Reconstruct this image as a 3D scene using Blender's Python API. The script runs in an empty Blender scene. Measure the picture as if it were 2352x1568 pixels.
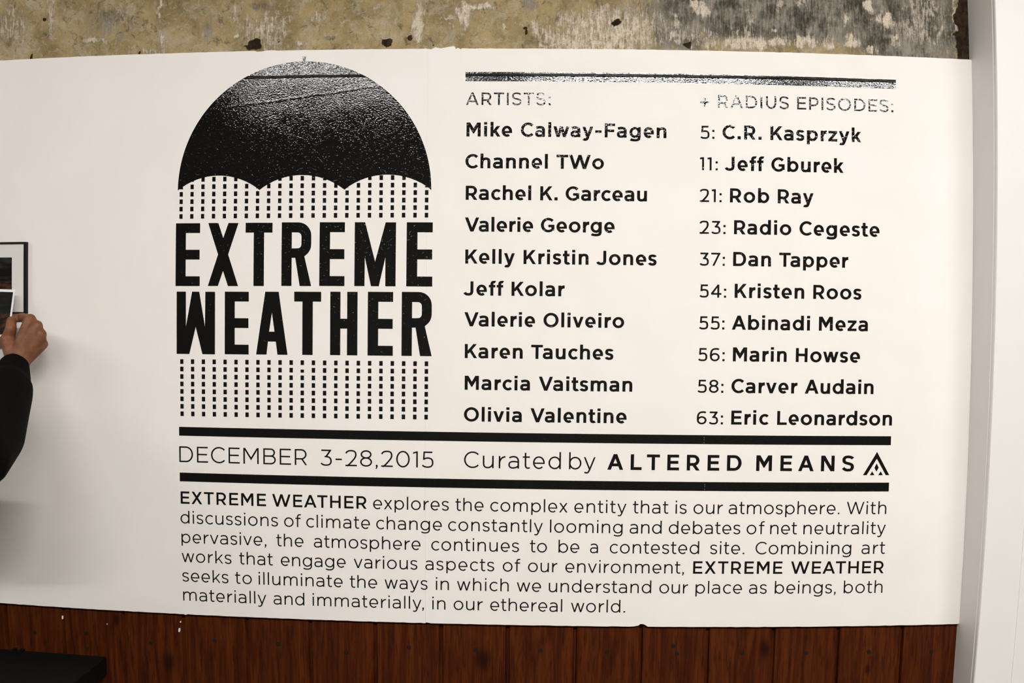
import bpy, bmesh, math, random
from mathutils import Vector, Matrix, noise
from mathutils.geometry import tessellate_polygon
SC = bpy.context.scene
COL = SC.collection
random.seed(7)

# ------------------------------------------------------------------ camera
# A zoom at its wide end, about 1.7 m from the wall; its slight barrel distortion is the lens polynomial.
cd = bpy.data.cameras.new('camera')
cam = bpy.data.objects.new('camera', cd); COL.objects.link(cam)
cd.type = 'PANO'
cd.sensor_fit = 'HORIZONTAL'; cd.sensor_width = 36.0; cd.sensor_height = 24.0
cd.clip_start = 0.02; cd.clip_end = 60
pc = cd if hasattr(cd, 'fisheye_polynomial_k1') else cd.cycles
pc.panorama_type = 'FISHEYE_LENS_POLYNOMIAL'
pc.fisheye_fov = math.radians(170)
pc.fisheye_polynomial_k0 = 0.0
pc.fisheye_polynomial_k1 = -3.41888816e-02
pc.fisheye_polynomial_k2 = -1.83787057e-05
pc.fisheye_polynomial_k3 = 1.24107939e-05
pc.fisheye_polynomial_k4 = -2.13645788e-07
RIGHT = Vector((0.99969198, 0.02361476, 0.00763518)); UP = Vector((-0.00830683, 0.02847575, 0.99955997)); FWD = Vector((-0.02338695, 0.9993155, -0.02866315))
m4 = Matrix.Identity(4)
for i in range(3):
    m4[i][0], m4[i][1], m4[i][2] = RIGHT[i], UP[i], -FWD[i]
m4.translation = Vector((0.0, -1.73226, 1.58))
cam.matrix_world = m4
SC.camera = cam

# ------------------------------------------------------------------ world and exposure
SC.view_settings.view_transform = 'Standard'; SC.view_settings.look = 'None'
SC.view_settings.gamma = 1.0; SC.view_settings.use_curve_mapping = False
SC.view_settings.exposure = 0.0
wd = bpy.data.worlds.new('world'); SC.world = wd; wd.use_nodes = True
wd.node_tree.nodes['Background'].inputs[0].default_value = (0.9, 0.95, 1.0, 1); wd.node_tree.nodes['Background'].inputs[1].default_value = 0.05
# lamps: (x, y, z, length, emission strength)
LAMPS = [(-0.88, -2.35, 2.84, 1.22, 106.0), (0.57, -2.35, 2.84, 1.22, 295.0), (2.02, -2.35, 2.84, 1.22, 195.0), (-2.9, -1.5, 2.9, 1.22, 80.0)]
LAMP_COLOUR = (1.0, 0.97, 0.945)

# ------------------------------------------------------------------ helpers
def link(name, me, mat=None, parent=None):
    o = bpy.data.objects.new(name, me); COL.objects.link(o)
    if mat is not None: me.materials.append(mat)
    if parent is not None: o.parent = parent
    return o
def obj(name, bm, mat, parent=None, smooth=False):
    me = bpy.data.meshes.new(name); bm.normal_update(); bm.to_mesh(me); bm.free()
    if smooth:
        for p in me.polygons: p.use_smooth = True
    return link(name, me, mat, parent)
def tag(o, label, cat, group=None):
    o['label'] = label; o['category'] = cat
    if group: o['group'] = group
    return o
def thing(name, label, cat, loc=(0, 0, 0), group=None):
    o = bpy.data.objects.new(name, None); COL.objects.link(o); o.location = loc; o.empty_display_size = 0.05
    bpy.context.view_layer.update()
    return tag(o, label, cat, group)
def keep(o, parent):
    """parent o, leaving it where it stands"""
    o.parent = parent; o.matrix_parent_inverse = Matrix.Translation(-Vector(parent.location)); return o
def struct(o): o['kind'] = 'structure'; return o
def box(bm, lo, hi, bev=0.0):
    vs = [bm.verts.new((x, y, z)) for x in (lo[0], hi[0]) for y in (lo[1], hi[1]) for z in (lo[2], hi[2])]
    F = [(0, 1, 3, 2), (4, 6, 7, 5), (0, 4, 5, 1), (2, 3, 7, 6), (0, 2, 6, 4), (1, 5, 7, 3)]
    fs = [bm.faces.new([vs[i] for i in f]) for f in F]
    if bev: bmesh.ops.bevel(bm, geom=list({e for f in fs for e in f.edges}), offset=bev, segments=2, affect='EDGES', profile=0.5)
def boxm(name, lo, hi, mat, parent=None, bev=0.0):
    bm = bmesh.new(); box(bm, lo, hi, bev); o = obj(name, bm, mat)
    return keep(o, parent) if parent else o
def prism(bm, outline, y0, y1, holes=()):
    """solid between the planes y0 (front) and y1, outline in (x, z)"""
    loops = [list(outline)] + [list(h) for h in holes]
    pts = [p for l in loops for p in l]
    tris = tessellate_polygon([[Vector((x, z, 0)) for x, z in l] for l in loops])
    A = [bm.verts.new((x, y0, z)) for x, z in pts]; B = [bm.verts.new((x, y1, z)) for x, z in pts]
    for t in tris:
        p = [pts[i] for i in t]
        ar = (p[1][0] - p[0][0]) * (p[2][1] - p[0][1]) - (p[2][0] - p[0][0]) * (p[1][1] - p[0][1])
        if abs(ar) < 1e-12: continue
        t = t if ar > 0 else t[::-1]
        try: bm.faces.new([A[i] for i in t]); bm.faces.new([B[i] for i in reversed(t)])
        except ValueError: pass
    k = 0
    for l in loops:
        n = len(l)
        for i in range(n):
            j = (i + 1) % n
            try: bm.faces.new((A[k + i], B[k + i], B[k + j], A[k + j]))
            except ValueError: pass
        k += n
    bmesh.ops.recalc_face_normals(bm, faces=bm.faces)

# ------------------------------------------------------------------ materials
class NT:
    def __init__(s, name):
        s.m = bpy.data.materials.new(name); s.m.use_nodes = True; s.t = s.m.node_tree; s.p = s.t.nodes['Principled BSDF']
    def n(s, kind, **kw):
        nd = s.t.nodes.new(kind)
        for k, v in kw.items():
            if k in nd.inputs: s.set(nd.inputs[k], v)
            else: setattr(nd, k, v)
        return nd
    def set(s, sock, v):
        if isinstance(v, bpy.types.NodeSocket): s.t.links.new(v, sock)
        else: sock.default_value = v
    def math(s, op, a, b=None, c=None, clamp=False):
        nd = s.t.nodes.new('ShaderNodeMath'); nd.operation = op; nd.use_clamp = clamp
        for i, v in enumerate((a, b, c)):
            if v is not None: s.set(nd.inputs[i], v)
        return nd.outputs[0]
    def ramp(s, f, lo, hi, a=0.0, b=1.0):
        nd = s.t.nodes.new('ShaderNodeMapRange'); nd.interpolation_type = 'SMOOTHSTEP'
        for i, v in enumerate((f, lo, hi, a, b)): s.set(nd.inputs[i], v)
        return nd.outputs[0]
    def mix(s, f, a, b):
        nd = s.t.nodes.new('ShaderNodeMix'); nd.data_type = 'RGBA'
        s.set(nd.inputs[0], f); s.set(nd.inputs[6], a); s.set(nd.inputs[7], b)
        return nd.outputs[2]
    def pos(s): return s.n('ShaderNodeNewGeometry').outputs['Position']
    def map(s, v, scale=(1, 1, 1), rot=(0, 0, 0), loc=(0, 0, 0)):
        nd = s.n('ShaderNodeMapping'); s.set(nd.inputs[0], v); nd.inputs[1].default_value = loc; nd.inputs[2].default_value = rot; nd.inputs[3].default_value = scale
        return nd.outputs[0]
    def noise(s, v, scale, detail=4, rough=0.55, dist=0.0):
        nd = s.n('ShaderNodeTexNoise'); s.set(nd.inputs['Vector'], v); nd.inputs['Scale'].default_value = scale; nd.inputs['Detail'].default_value = detail
        nd.inputs['Roughness'].default_value = rough; nd.inputs['Distortion'].default_value = dist
        return nd.outputs[0]
    def bump(s, h, strength, dist=0.001, normal=None):
        nd = s.n('ShaderNodeBump'); nd.inputs['Strength'].default_value = strength; nd.inputs['Distance'].default_value = dist; s.set(nd.inputs['Height'], h)
        if normal is not None: s.set(nd.inputs['Normal'], normal)
        return nd.outputs[0]
    def out(s, col=None, rough=None, normal=None, spec=None, **kw):
        if col is not None: s.set(s.p.inputs['Base Color'], col)
        if rough is not None: s.set(s.p.inputs['Roughness'], rough)
        if normal is not None: s.set(s.p.inputs['Normal'], normal)
        if spec is not None: s.set(s.p.inputs['Specular IOR Level'], spec)
        for k, v in kw.items(): s.set(s.p.inputs[k], v)
        return s.m
def rgb(r, g, b): return (r, g, b, 1.0)
def plain(name, c, rough=0.5, spec=0.5, **kw): return NT(name).out(rgb(*c), rough, spec=spec, **kw)

def m_board():
    t = NT('white_board'); p = t.pos()
    f = t.noise(p, 900, 3); b = t.noise(p, 60, 3)
    c = t.mix(t.ramp(t.noise(p, 7, 3), .35, .7), rgb(.80, .768, .725), rgb(.82, .79, .75))
    return t.out(c, .62, t.bump(t.math('ADD', f, b), .10, .0006), .25)
def m_vinyl():
    t = NT('black_vinyl'); p = t.pos(); sx = t.n('ShaderNodeSeparateXYZ'); t.set(sx.inputs[0], p); x, z = sx.outputs[0], sx.outputs[2]
    a = t.noise(t.map(p, (1, 1, 1.5), (0, .6, 0)), 250, 1.5, .5)
    pits = t.ramp(t.noise(t.map(p, (1, 1, 1.3), (0, .5, 0)), 170, 2, .55), .60, .74)
    n = t.bump(a, 1.0, .00024); n = t.bump(pits, 1.0, .00018, n); n = t.bump(t.noise(p, 9, 2), .5, .002, n)
    # creases left when the film was rubbed down: one level line, one slanting
    c1 = t.ramp(t.math('ABSOLUTE', t.math('SUBTRACT', t.math('SUBTRACT', z, 2.0868), t.math('MULTIPLY', t.math('SUBTRACT', t.noise(p, 25, 2), .5), .003))), 0.0, .0032, 1.0, 0.0)
    d2 = t.math('SUBTRACT', z, t.math('ADD', 2.030, t.math('MULTIPLY', t.math('ADD', x, .60), .125)))
    c2 = t.math('MULTIPLY', t.ramp(t.math('ABSOLUTE', t.math('SUBTRACT', d2, t.math('MULTIPLY', t.math('SUBTRACT', t.noise(p, 18, 3), .5), .010))), 0.0, .005, 1.0, 0.0), t.ramp(x, -.20, -.19, 1.0, 0.0))
    n = t.bump(t.math('ADD', c1, t.math('MULTIPLY', c2, .13)), 1.0, .0007, n)
    return t.out(rgb(.004, .004, .0036), .025, n, .5)
def m_paint():
    t = NT('white_paint'); p = t.pos()
    s = t.noise(t.map(p, (1, 1, .05)), 60, 3)
    return t.out(rgb(.74, .725, .70), .45, t.bump(t.math('ADD', s, t.noise(p, 250, 2)), .10, .0012), .4)
def m_plaster():
    t = NT('old_plaster'); p = t.pos()
    at = t.n('ShaderNodeAttribute', attribute_name='wear').outputs['Color']
    sp = t.n('ShaderNodeSeparateColor'); t.set(sp.inputs[0], at); Wm, Gm, Bm = sp.outputs[0], sp.outputs[1], sp.outputs[2]
    n1 = t.noise(p, 14, 6, .62, .3); n2 = t.noise(p, 70, 7, .72, .5); n3 = t.noise(p, 330, 4, .7); vs = t.noise(t.map(p, (1, 1, .16)), 210, 4, .7)
    base = t.mix(t.ramp(n1, .32, .68), rgb(.215, .158, .068), rgb(.385, .295, .145))
    base = t.mix(t.math('MULTIPLY', t.ramp(t.math('ADD', n2, t.math('MULTIPLY', t.math('SUBTRACT', n3, .5), .35)), .49, .68), .75), base, rgb(.47, .40, .285))
    base = t.mix(t.math('MULTIPLY', t.ramp(t.noise(p, 20, 7, .68, .5), .48, .70), .62), base, rgb(.45, .395, .30))
    base = t.mix(t.math('MULTIPLY', t.ramp(t.noise(p, 52, 7, .74, .8), .53, .66), .75), base, rgb(.085, .076, .048))
    base = t.mix(t.math('MULTIPLY', t.ramp(n3, .48, .70), .40), base, rgb(.10, .088, .058))
    g = t.ramp(t.math('ADD', Gm, t.math('MULTIPLY', t.math('SUBTRACT', t.math('ADD', n2, vs), 1.0), 1.9)), .22, .66)
    base = t.mix(g, base, t.mix(t.ramp(t.math('ADD', t.math('MULTIPLY', vs, .35), t.math('ADD', t.math('MULTIPLY', n2, .25), t.math('MULTIPLY', t.noise(p, 22, 5, .6), .4))), .39, .61), rgb(.034, .030, .020), rgb(.265, .240, .195)))
    wn = t.math('ADD', t.math('MULTIPLY', t.math('SUBTRACT', n2, .5), 2.1), t.math('MULTIPLY', t.math('SUBTRACT', vs, .5), 2.3))
    w = t.ramp(t.math('ADD', Wm, wn), .28, 1.0)
    base = t.mix(t.math('MULTIPLY', w, .9), base, t.mix(t.ramp(n3, .35, .65), rgb(.50, .415, .30), rgb(.70, .62, .51)))
    b = t.ramp(t.math('ADD', Bm, t.math('MULTIPLY', t.math('SUBTRACT', n2, .5), .8)), .42, .58)
    base = t.mix(b, base, t.mix(t.ramp(n2, .4, .65), rgb(.012, .006, .0025), rgb(.045, .024, .010)))
    h = t.math('ADD', t.math('MULTIPLY', w, .8), t.math('SUBTRACT', t.math('MULTIPLY', n2, .8), t.math('MULTIPLY', b, 1.5)))
    return t.out(base, .85, t.bump(h, .7, .003), .2)
def m_wood():
    t = NT('stained_pine'); p = t.pos(); sx = t.n('ShaderNodeSeparateXYZ'); t.set(sx.inputs[0], p)
    ix = t.math('FLOOR', t.math('DIVIDE', t.math('ADD', sx.outputs[0], 1.1871), .14286))
    wn = t.n('ShaderNodeTexWhiteNoise', noise_dimensions='1D'); t.set(wn.inputs['W'], ix); r = wn.outputs['Value']
    cb = t.n('ShaderNodeCombineXYZ'); t.set(cb.inputs[0], t.math('ADD', sx.outputs[0], t.math('MULTIPLY', r, 7.0))); t.set(cb.inputs[1], t.math('MULTIPLY', r, 3.0)); t.set(cb.inputs[2], t.math('MULTIPLY', sx.outputs[2], .07))
    v = cb.outputs[0]
    g1 = t.noise(v, 42, 5, .65, 1.6); g2 = t.noise(v, 230, 4, .65, .4)
    kd = None
    for a, q, r in ((-.797, .813, .016), (-.915, .905, .010), (.508, .872, .014), (.205, .74, .015), (-.30, .70, .014), (.74, .822, .008), (-.1, .845, .018), (-.44, .62, .015), (.62, .60, .015)):
        dx = t.math('SUBTRACT', sx.outputs[0], a); dz = t.math('MULTIPLY', t.math('SUBTRACT', sx.outputs[2], q), .62)
        d = t.ramp(t.math('SQRT', t.math('ADD', t.math('MULTIPLY', dx, dx), t.math('MULTIPLY', dz, dz))), r * .25, r * 1.3, 1.0, 0.0)
        kd = d if kd is None else t.math('MAXIMUM', kd, d)
    c = t.mix(t.ramp(g1, .3, .7), rgb(.036, .0062, .0013), rgb(.086, .0195, .0032))
    c = t.mix(t.math('MULTIPLY', t.ramp(g2, .46, .66), .7), c, rgb(.018, .0040, .0012))
    c = t.mix(t.math('MULTIPLY', r, .6), c, rgb(.082, .024, .0040))
    c = t.mix(t.math('MULTIPLY', kd, .8), c, rgb(.009, .003, .0012))
    return t.out(c, .5, t.bump(t.math('ADD', g2, g1), .25, .0008), .10)
def m_print(name, z_split, z_top, streak):
    """a dark photograph: black sky over a brown field"""
    t = NT(name); p = t.pos(); sx = t.n('ShaderNodeSeparateXYZ'); t.set(sx.inputs[0], p); z = sx.outputs[2]
    n = t.noise(t.map(p, (1, 1, 2.5)), 55, 5, .6); n2 = t.noise(t.map(p, (1, 1, 4)), 22, 3)
    sky = t.mix(t.ramp(n2, .42, .72), rgb(.004, .004, .004), rgb(*streak))
    land = t.mix(t.ramp(n, .35, .68), rgb(.008, .004, .003), rgb(.070, .030, .013))
    f = t.ramp(t.math('ADD', z, t.math('MULTIPLY', t.math('SUBTRACT', n, .5), .014)), z_split - .003, z_split + .003)
    return t.out(t.mix(f, land, sky), .5, spec=.12)
def m_skin():
    t = NT('skin'); p = t.pos(); n = t.noise(p, 60, 4); n2 = t.noise(p, 420, 3)
    c = t.mix(t.ramp(n, .35, .65), rgb(.150, .056, .025), rgb(.205, .086, .043))
    return t.out(c, .5, t.bump(n2, .2, .0008), .25, **{'Subsurface Weight': .04, 'Subsurface Radius': (.01, .004, .002), 'Subsurface Scale': .5})
def m_cloth(name, c):
    t = NT(name); p = t.pos()
    return t.out(rgb(*c), .9, t.bump(t.noise(p, 500, 2), .3, .001), .08)
BOARD, VINYL, PAINT, PLASTER, WOOD = m_board(), m_vinyl(), m_paint(), m_plaster(), m_wood()
SKIN = m_skin(); JACKET = m_cloth('black_jersey', (.0020, .0019, .0018)); TROUSER = m_cloth('dark_denim', (.012, .014, .02)); HAIR = plain('dark_hair', (.012, .008, .005), .85, .1)
BLACKWOOD = NT('black_painted_board'); BLACKWOOD = BLACKWOOD.out(rgb(.0042, .0042, .0040), .7, BLACKWOOD.bump(BLACKWOOD.noise(BLACKWOOD.pos(), 35, 4), .2, .002), .10)
FRAMEM = plain('black_frame', (.003, .003, .003), .6, .2); MATM = plain('mat_card', (.66, .65, .62), .8, .1); PAPER = plain('photo_paper', (.78, .77, .78), .4, .3)
NAIL = plain('dark_nail', (.012, .010, .006), .9, .1); GAP = plain('groove_shadow_paint', (.008, .004, .002), .8)
CEIL = plain('ceiling_paint', (.34, .33, .31), .8); FLOORM = plain('worn_floor_boards', (.10, .065, .04), .5); ROOMW = plain('room_wall_paint', (.20, .19, .17), .8)
METAL = plain('lamp_enamel', (.75, .75, .74), .4); SHOE = plain('black_leather', (.008, .008, .008), .4)
WHITE = [(-1.163,2.226,0.0368,0.046,0.6),(-1.07,2.251,0.0074,0.0552,0.7),(-0.955,2.184,0.0414,0.0055,0.8),(-0.924,2.175,0.0184,0.0046,0.8),(-0.813,2.248,0.0055,0.0368,0.7),(-0.806,2.175,0.0129,0.0202,0.9),(-0.832,2.154,0.023,0.0046,0.7),(-0.643,2.232,0.011,0.023,0.6),(-0.574,2.192,0.0506,0.0368,0.7),(-0.637,2.182,0.0074,0.0074,0.9),(-0.461,2.218,0.023,0.0092,0.6),(-0.5,2.162,0.011,0.0083,0.8),(-0.334,2.23,0.0074,0.0129,0.7),(-0.296,2.211,0.011,0.011,0.5),(-0.245,2.201,0.011,0.0414,1.0),(-0.148,2.219,0.0156,0.0294,1.0),(-0.116,2.235,0.0414,0.0064,1.0),(-0.18,2.212,0.0166,0.0037,0.8),(-0.176,2.181,0.0037,0.023,0.7),(-0.065,2.195,0.0055,0.0046,1.0),(0.004,2.193,0.011,0.0129,0.9),(0.15,2.182,0.1196,0.0552,0.85),(0.105,2.158,0.0828,0.023,0.85),(0.031,2.172,0.0368,0.0276,0.7),(0.159,2.233,0.0184,0.0166,0.7),(0.355,2.232,0.0202,0.0138,1.1),(0.342,2.245,0.0129,0.0092,1.0),(0.3,2.205,0.0064,0.0166,1.0),(0.293,2.179,0.0074,0.0092,0.9),(0.305,2.167,0.0092,0.0055,1.0),(0.343,2.17,0.0552,0.023,0.55),(0.436,2.172,0.0276,0.023,0.6),(0.436,2.162,0.0368,0.0129,1.0),(0.52,2.166,0.0276,0.0129,0.9),(0.478,2.165,0.0166,0.0166,1.0),(0.576,2.168,0.0276,0.0129,1.0),(0.623,2.167,0.0147,0.0129,1.0),(0.38,2.157,0.0276,0.0129,0.8),(0.457,2.2,0.0092,0.035,0.7),(0.506,2.192,0.0074,0.0037,0.9),(0.52,2.245,0.0092,0.0184,0.6),(0.568,2.251,0.0129,0.0092,0.7),(0.662,2.22,0.0055,0.0138,1.1),(0.675,2.172,0.0129,0.0156,1.1),(0.715,2.252,0.0083,0.0166,1.2),(0.751,2.221,0.0202,0.0166,1.1),(0.729,2.222,0.0129,0.0028,1.0),(0.718,2.159,0.0101,0.011,1.0),(0.772,2.182,0.0083,0.0166,1.0),(0.836,2.247,0.0368,0.0258,0.7),(0.82,2.203,0.0552,0.0276,0.55),(0.854,2.181,0.0184,0.0092,0.6),(0.907,2.236,0.0028,0.0414,1.0)]
GREY = [(0.52,2.235,0.276,0.0644,1.05),(0.307,2.216,0.0552,0.0552,0.6),(0.576,2.204,0.1012,0.0368,1.1),(0.436,2.238,0.0828,0.0276,1.1),(0.334,2.228,0.0276,0.0202,0.8),(0.399,2.199,0.0138,0.023,0.9),(0.796,2.212,0.1288,0.0828,1.05),(0.306,2.174,0.0552,0.0368,0.8),(-0.931,2.219,0.0552,0.0368,0.45),(-0.585,2.245,0.0322,0.0083,0.6),(-0.7,2.196,0.011,0.0368,0.4),(0.049,2.209,0.011,0.0092,0.6),(-0.01,2.24,0.0184,0.0129,0.6),(-0.433,2.172,0.0092,0.0055,0.8),(0.242,2.225,0.011,0.0276,0.7),(-0.005,2.162,0.0129,0.0074,0.6),(0.742,2.164,0.011,0.0074,0.8),(0.813,2.15,0.011,0.0055,1.0),(0.436,2.158,0.0129,0.0046,0.8),(0.104,2.2,0.0368,0.011,0.35),(-0.106,2.178,0.0644,0.0276,0.0)]
BROWN = [(0.936,2.209,0.0248,0.0874,1.3),(-0.602,2.16,0.0193,0.012,1.0),(-0.31,2.159,0.0101,0.0074,0.8),(-0.265,2.17,0.0046,0.0046,1.1),(-0.015,2.186,0.0046,0.0055,1.1),(0.173,2.202,0.0101,0.0055,0.8),(-1.09,2.236,0.0037,0.0037,0.9),(-1.114,2.154,0.0037,0.0055,0.9),(0.323,2.156,0.0092,0.0064,0.9),(-0.214,2.154,0.0037,0.0028,0.7),(-0.852,2.15,0.0046,0.0037,0.8),(-0.545,2.166,0.0037,0.0037,0.8)]
LINES = [
    ('artist_name', 1.957, [('Mike', 'B', -0.1402, -0.0449), ('Calway-Fagen', 'B', -0.0269, 0.2766)]),
    ('artist_name', 1.8905, [('Channel', 'B', -0.1417, 0.0302), ('TWo', 'B', 0.0481, 0.1468)]),
    ('artist_name', 1.8245, [('Rachel', 'B', -0.1402, -0.0038), ('K.', 'B', 0.015, 0.0512), ('Garceau', 'B', 0.0678, 0.237)]),
    ('artist_name', 1.7584, [('Valerie', 'B', -0.1413, 0.001), ('George', 'B', 0.017, 0.1703)]),
    ('artist_name', 1.6916, [('Kelly', 'B', -0.1398, -0.0364), ('Kristin', 'B', -0.0183, 0.1169), ('Jones', 'B', 0.1337, 0.2584)]),
    ('artist_name', 1.6253, [('Jeff', 'B', -0.1421, -0.0598), ('Kolar', 'B', -0.0426, 0.0679)]),
    ('artist_name', 1.5609, [('Valerie', 'B', -0.1404, 0.0071), ('Oliveiro', 'B', 0.0246, 0.1927)]),
    ('artist_name', 1.4945, [('Karen', 'B', -0.1389, -0.0179), ('Tauches', 'B', -0.0003, 0.171)]),
    ('artist_name', 1.4282, [('Marcia', 'B', -0.1385, -0.0019), ('Vaitsman', 'B', 0.0162, 0.2116)]),
    ('artist_name', 1.3618, [('Olivia', 'B', -0.1396, -0.0183), ('Valentine', 'B', -0.0003, 0.2007)]),
    ('episode_name', 1.9572, [('5:', 'N', 0.3473, 0.377), ('C.R.', 'B', 0.3938, 0.4763), ('Kasprzyk', 'B', 0.4949, 0.6895)]),
    ('episode_name', 1.8914, [('11:', 'N', 0.3468, 0.3843), ('Jeff', 'B', 0.3997, 0.4809), ('Gburek', 'B', 0.4971, 0.6515)]),
    ('episode_name', 1.8251, [('21:', 'N', 0.3473, 0.3931), ('Rob', 'B', 0.4104, 0.4933), ('Ray', 'B', 0.5113, 0.5872)]),
    ('episode_name', 1.7589, [('23:', 'N', 0.3476, 0.4019), ('Radio', 'B', 0.4197, 0.5406), ('Cegeste', 'B', 0.5579, 0.7299)]),
    ('episode_name', 1.6927, [('37:', 'N', 0.3484, 0.4013), ('Dan', 'B', 0.4186, 0.4984), ('Tapper', 'B', 0.5156, 0.6632)]),
    ('episode_name', 1.6265, [('54:', 'N', 0.3489, 0.4049), ('Kristen', 'B', 0.4227, 0.5699), ('Roos', 'B', 0.5891, 0.6924)]),
    ('episode_name', 1.5602, [('55:', 'N', 0.3489, 0.4023), ('Abinadi', 'B', 0.4179, 0.5834), ('Meza', 'B', 0.6024, 0.7078)]),
    ('episode_name', 1.494, [('56:', 'N', 0.3482, 0.4039), ('Marin', 'B', 0.4213, 0.5351), ('Howse', 'B', 0.5545, 0.6923)]),
    ('episode_name', 1.4278, [('58:', 'N', 0.3481, 0.4027), ('Carver', 'B', 0.4195, 0.5594), ('Audain', 'B', 0.5752, 0.7234)]),
    ('episode_name', 1.3615, [('63:', 'N', 0.348, 0.4032), ('Eric', 'B', 0.4206, 0.4997), ('Leonardson', 'B', 0.5179, 0.7658)]),
    ('heading', 2.0231, [('ARTISTS:', 'M', -0.1419, 0.035)]),
    ('heading', 2.023, [('+', 'M', 0.347, 0.3661), ('RADIUS', 'M', 0.3843, 0.5339), ('EPISODES:', 'M', 0.5517, 0.7595)]),
    ('date_line', 1.2624, [('DECEMBER', 'L', -0.7547, -0.4731), ('3-28,2015', 'L', -0.4441, -0.2031)]),
    ('credit_line', 1.2637, [('Curated', 'L', -0.1386, 0.0648), ('by', 'L', 0.0818, 0.1374), ('ALTERED', 'X', 0.1621, 0.4448), ('MEANS', 'X', 0.476, 0.6861)]),
    ('paragraph_line', 1.1716, [('EXTREME', 'D', -0.753, -0.5631), ('WEATHER', 'D', -0.5496, -0.3451), ('explores', 'K', -0.3313, -0.1702), ('the', 'K', -0.1563, -0.0967), ('complex', 'K', -0.0826, 0.0803), ('entity', 'K', 0.0944, 0.204), ('that', 'K', 0.2176, 0.2923), ('is', 'K', 0.3076, 0.3311), ('our', 'K', 0.3455, 0.4077), ('atmosphere.', 'K', 0.4202, 0.6583), ('With', 'K', 0.6738, 0.7607)]),
    ('paragraph_line', 1.1284, [('discussions', 'K', -0.7542, -0.5374), ('of', 'K', -0.5241, -0.4876), ('climate', 'K', -0.4758, -0.338), ('change', 'K', -0.3247, -0.1847), ('constantly', 'K', -0.1714, 0.0289), ('looming', 'K', 0.0438, 0.1969), ('and', 'K', 0.2118, 0.2793), ('debates', 'K', 0.2943, 0.4463), ('of', 'K', 0.4596, 0.4977), ('net', 'K', 0.5101, 0.5676), ('neutrality', 'K', 0.5816, 0.7614)]),
    ('paragraph_line', 1.0853, [('pervasive,', 'K', -0.753, -0.5635), ('the', 'K', -0.5417, -0.482), ('atmosphere', 'K', -0.4595, -0.23), ('continues', 'K', -0.2071, -0.021), ('to', 'K', 0.0019, 0.038), ('be', 'K', 0.0623, 0.1063), ('a', 'K', 0.1289, 0.1459), ('contested', 'K', 0.1706, 0.3599), ('site.', 'K', 0.3833, 0.4563), ('Combining', 'K', 0.4801, 0.6875), ('art', 'K', 0.7101, 0.7617)]),
    ('paragraph_line', 1.0427, [('works', 'K', -0.7534, -0.6415), ('that', 'K', -0.6243, -0.5499), ('engage', 'K', -0.5322, -0.3908), ('various', 'K', -0.3733, -0.2366), ('aspects', 'K', -0.2196, -0.0731), ('of', 'K', -0.055, -0.018), ('our', 'K', -0.0015, 0.0604), ('environment,', 'K', 0.0774, 0.3289), ('EXTREME', 'D', 0.3482, 0.5396), ('WEATHER', 'D', 0.5578, 0.7612)]),
    ('paragraph_line', 0.9995, [('seeks', 'K', -0.7531, -0.649), ('to', 'K', -0.6342, -0.5969), ('illuminate', 'K', -0.5817, -0.3976), ('the', 'K', -0.3823, -0.3231), ('ways', 'K', -0.3071, -0.2147), ('in', 'K', -0.1971, -0.1691), ('which', 'K', -0.1519, -0.0418), ('we', 'K', -0.0248, 0.0267), ('understand', 'K', 0.0431, 0.2604), ('our', 'K', 0.2775, 0.3388), ('place', 'K', 0.3547, 0.4541), ('as', 'K', 0.4693, 0.5075), ('beings,', 'K', 0.5247, 0.6576), ('both', 'K', 0.6749, 0.7608)]),
    ('paragraph_line', 0.9567, [('materially', 'K', -0.7524, -0.5655), ('and', 'K', -0.5495, -0.4815), ('immaterially,', 'K', -0.4635, -0.2224), ('in', 'K', -0.2046, -0.1763), ('our', 'K', -0.1589, -0.0967), ('ethereal', 'K', -0.0809, 0.0723), ('world.', 'K', 0.0908, 0.2061)]),
]
# ---- lettering: a geometric sans cut from strokes; cap height 100, x-height 76 ----
def _arc(cx, cy, rx, ry, a0, a1, n=None):
    n = n or max(4, int(abs(a1 - a0) / 9))
    return [(cx + rx * math.cos(math.radians(a0 + (a1 - a0) * i / n)),
             cy + ry * math.sin(math.radians(a0 + (a1 - a0) * i / n))) for i in range(n + 1)]
def _bez(p, *segs, n=9):
    out = [p]
    for a, b, c in segs:
        p = out[-1]
        for i in range(1, n + 1):
            t = i / n; s = 1 - t
            out.append(tuple(s**3 * p[k] + 3 * s * s * t * a[k] + 3 * s * t * t * b[k] + t**3 * c[k] for k in (0, 1)))
    return out
def _sweep(pts, W, H, closed=False):
    """Quads along a centre line; a pen W wide across and H high."""
    n = len(pts); L = []; R = []
    for i, (x, y) in enumerate(pts):
        if closed:
            a, b = pts[(i - 1) % n], pts[(i + 1) % n]
        else:
            a, b = pts[max(0, i - 1)], pts[min(n - 1, i + 1)]
        dx, dy = b[0] - a[0], b[1] - a[1]; l = math.hypot(dx, dy) or 1
        nx, ny = -dy / l, dx / l
        L.append((x + nx * W / 2, y + ny * H / 2)); R.append((x - nx * W / 2, y - ny * H / 2))
    q = []
    for i in range(n if closed else n - 1):
        j = (i + 1) % n
        q.append([R[i], R[j], L[j], L[i]])
    return q
def _rect(x0, y0, x1, y1): return [[(x0, y0), (x1, y0), (x1, y1), (x0, y1)]]
def _slant(x0, y0, x1, y1, t): return [[(x0 - t / 2, y0), (x0 + t / 2, y0), (x1 + t / 2, y1), (x1 - t / 2, y1)]]
XH, ASC, DSC = 76.0, 105.0, -25.0
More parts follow.
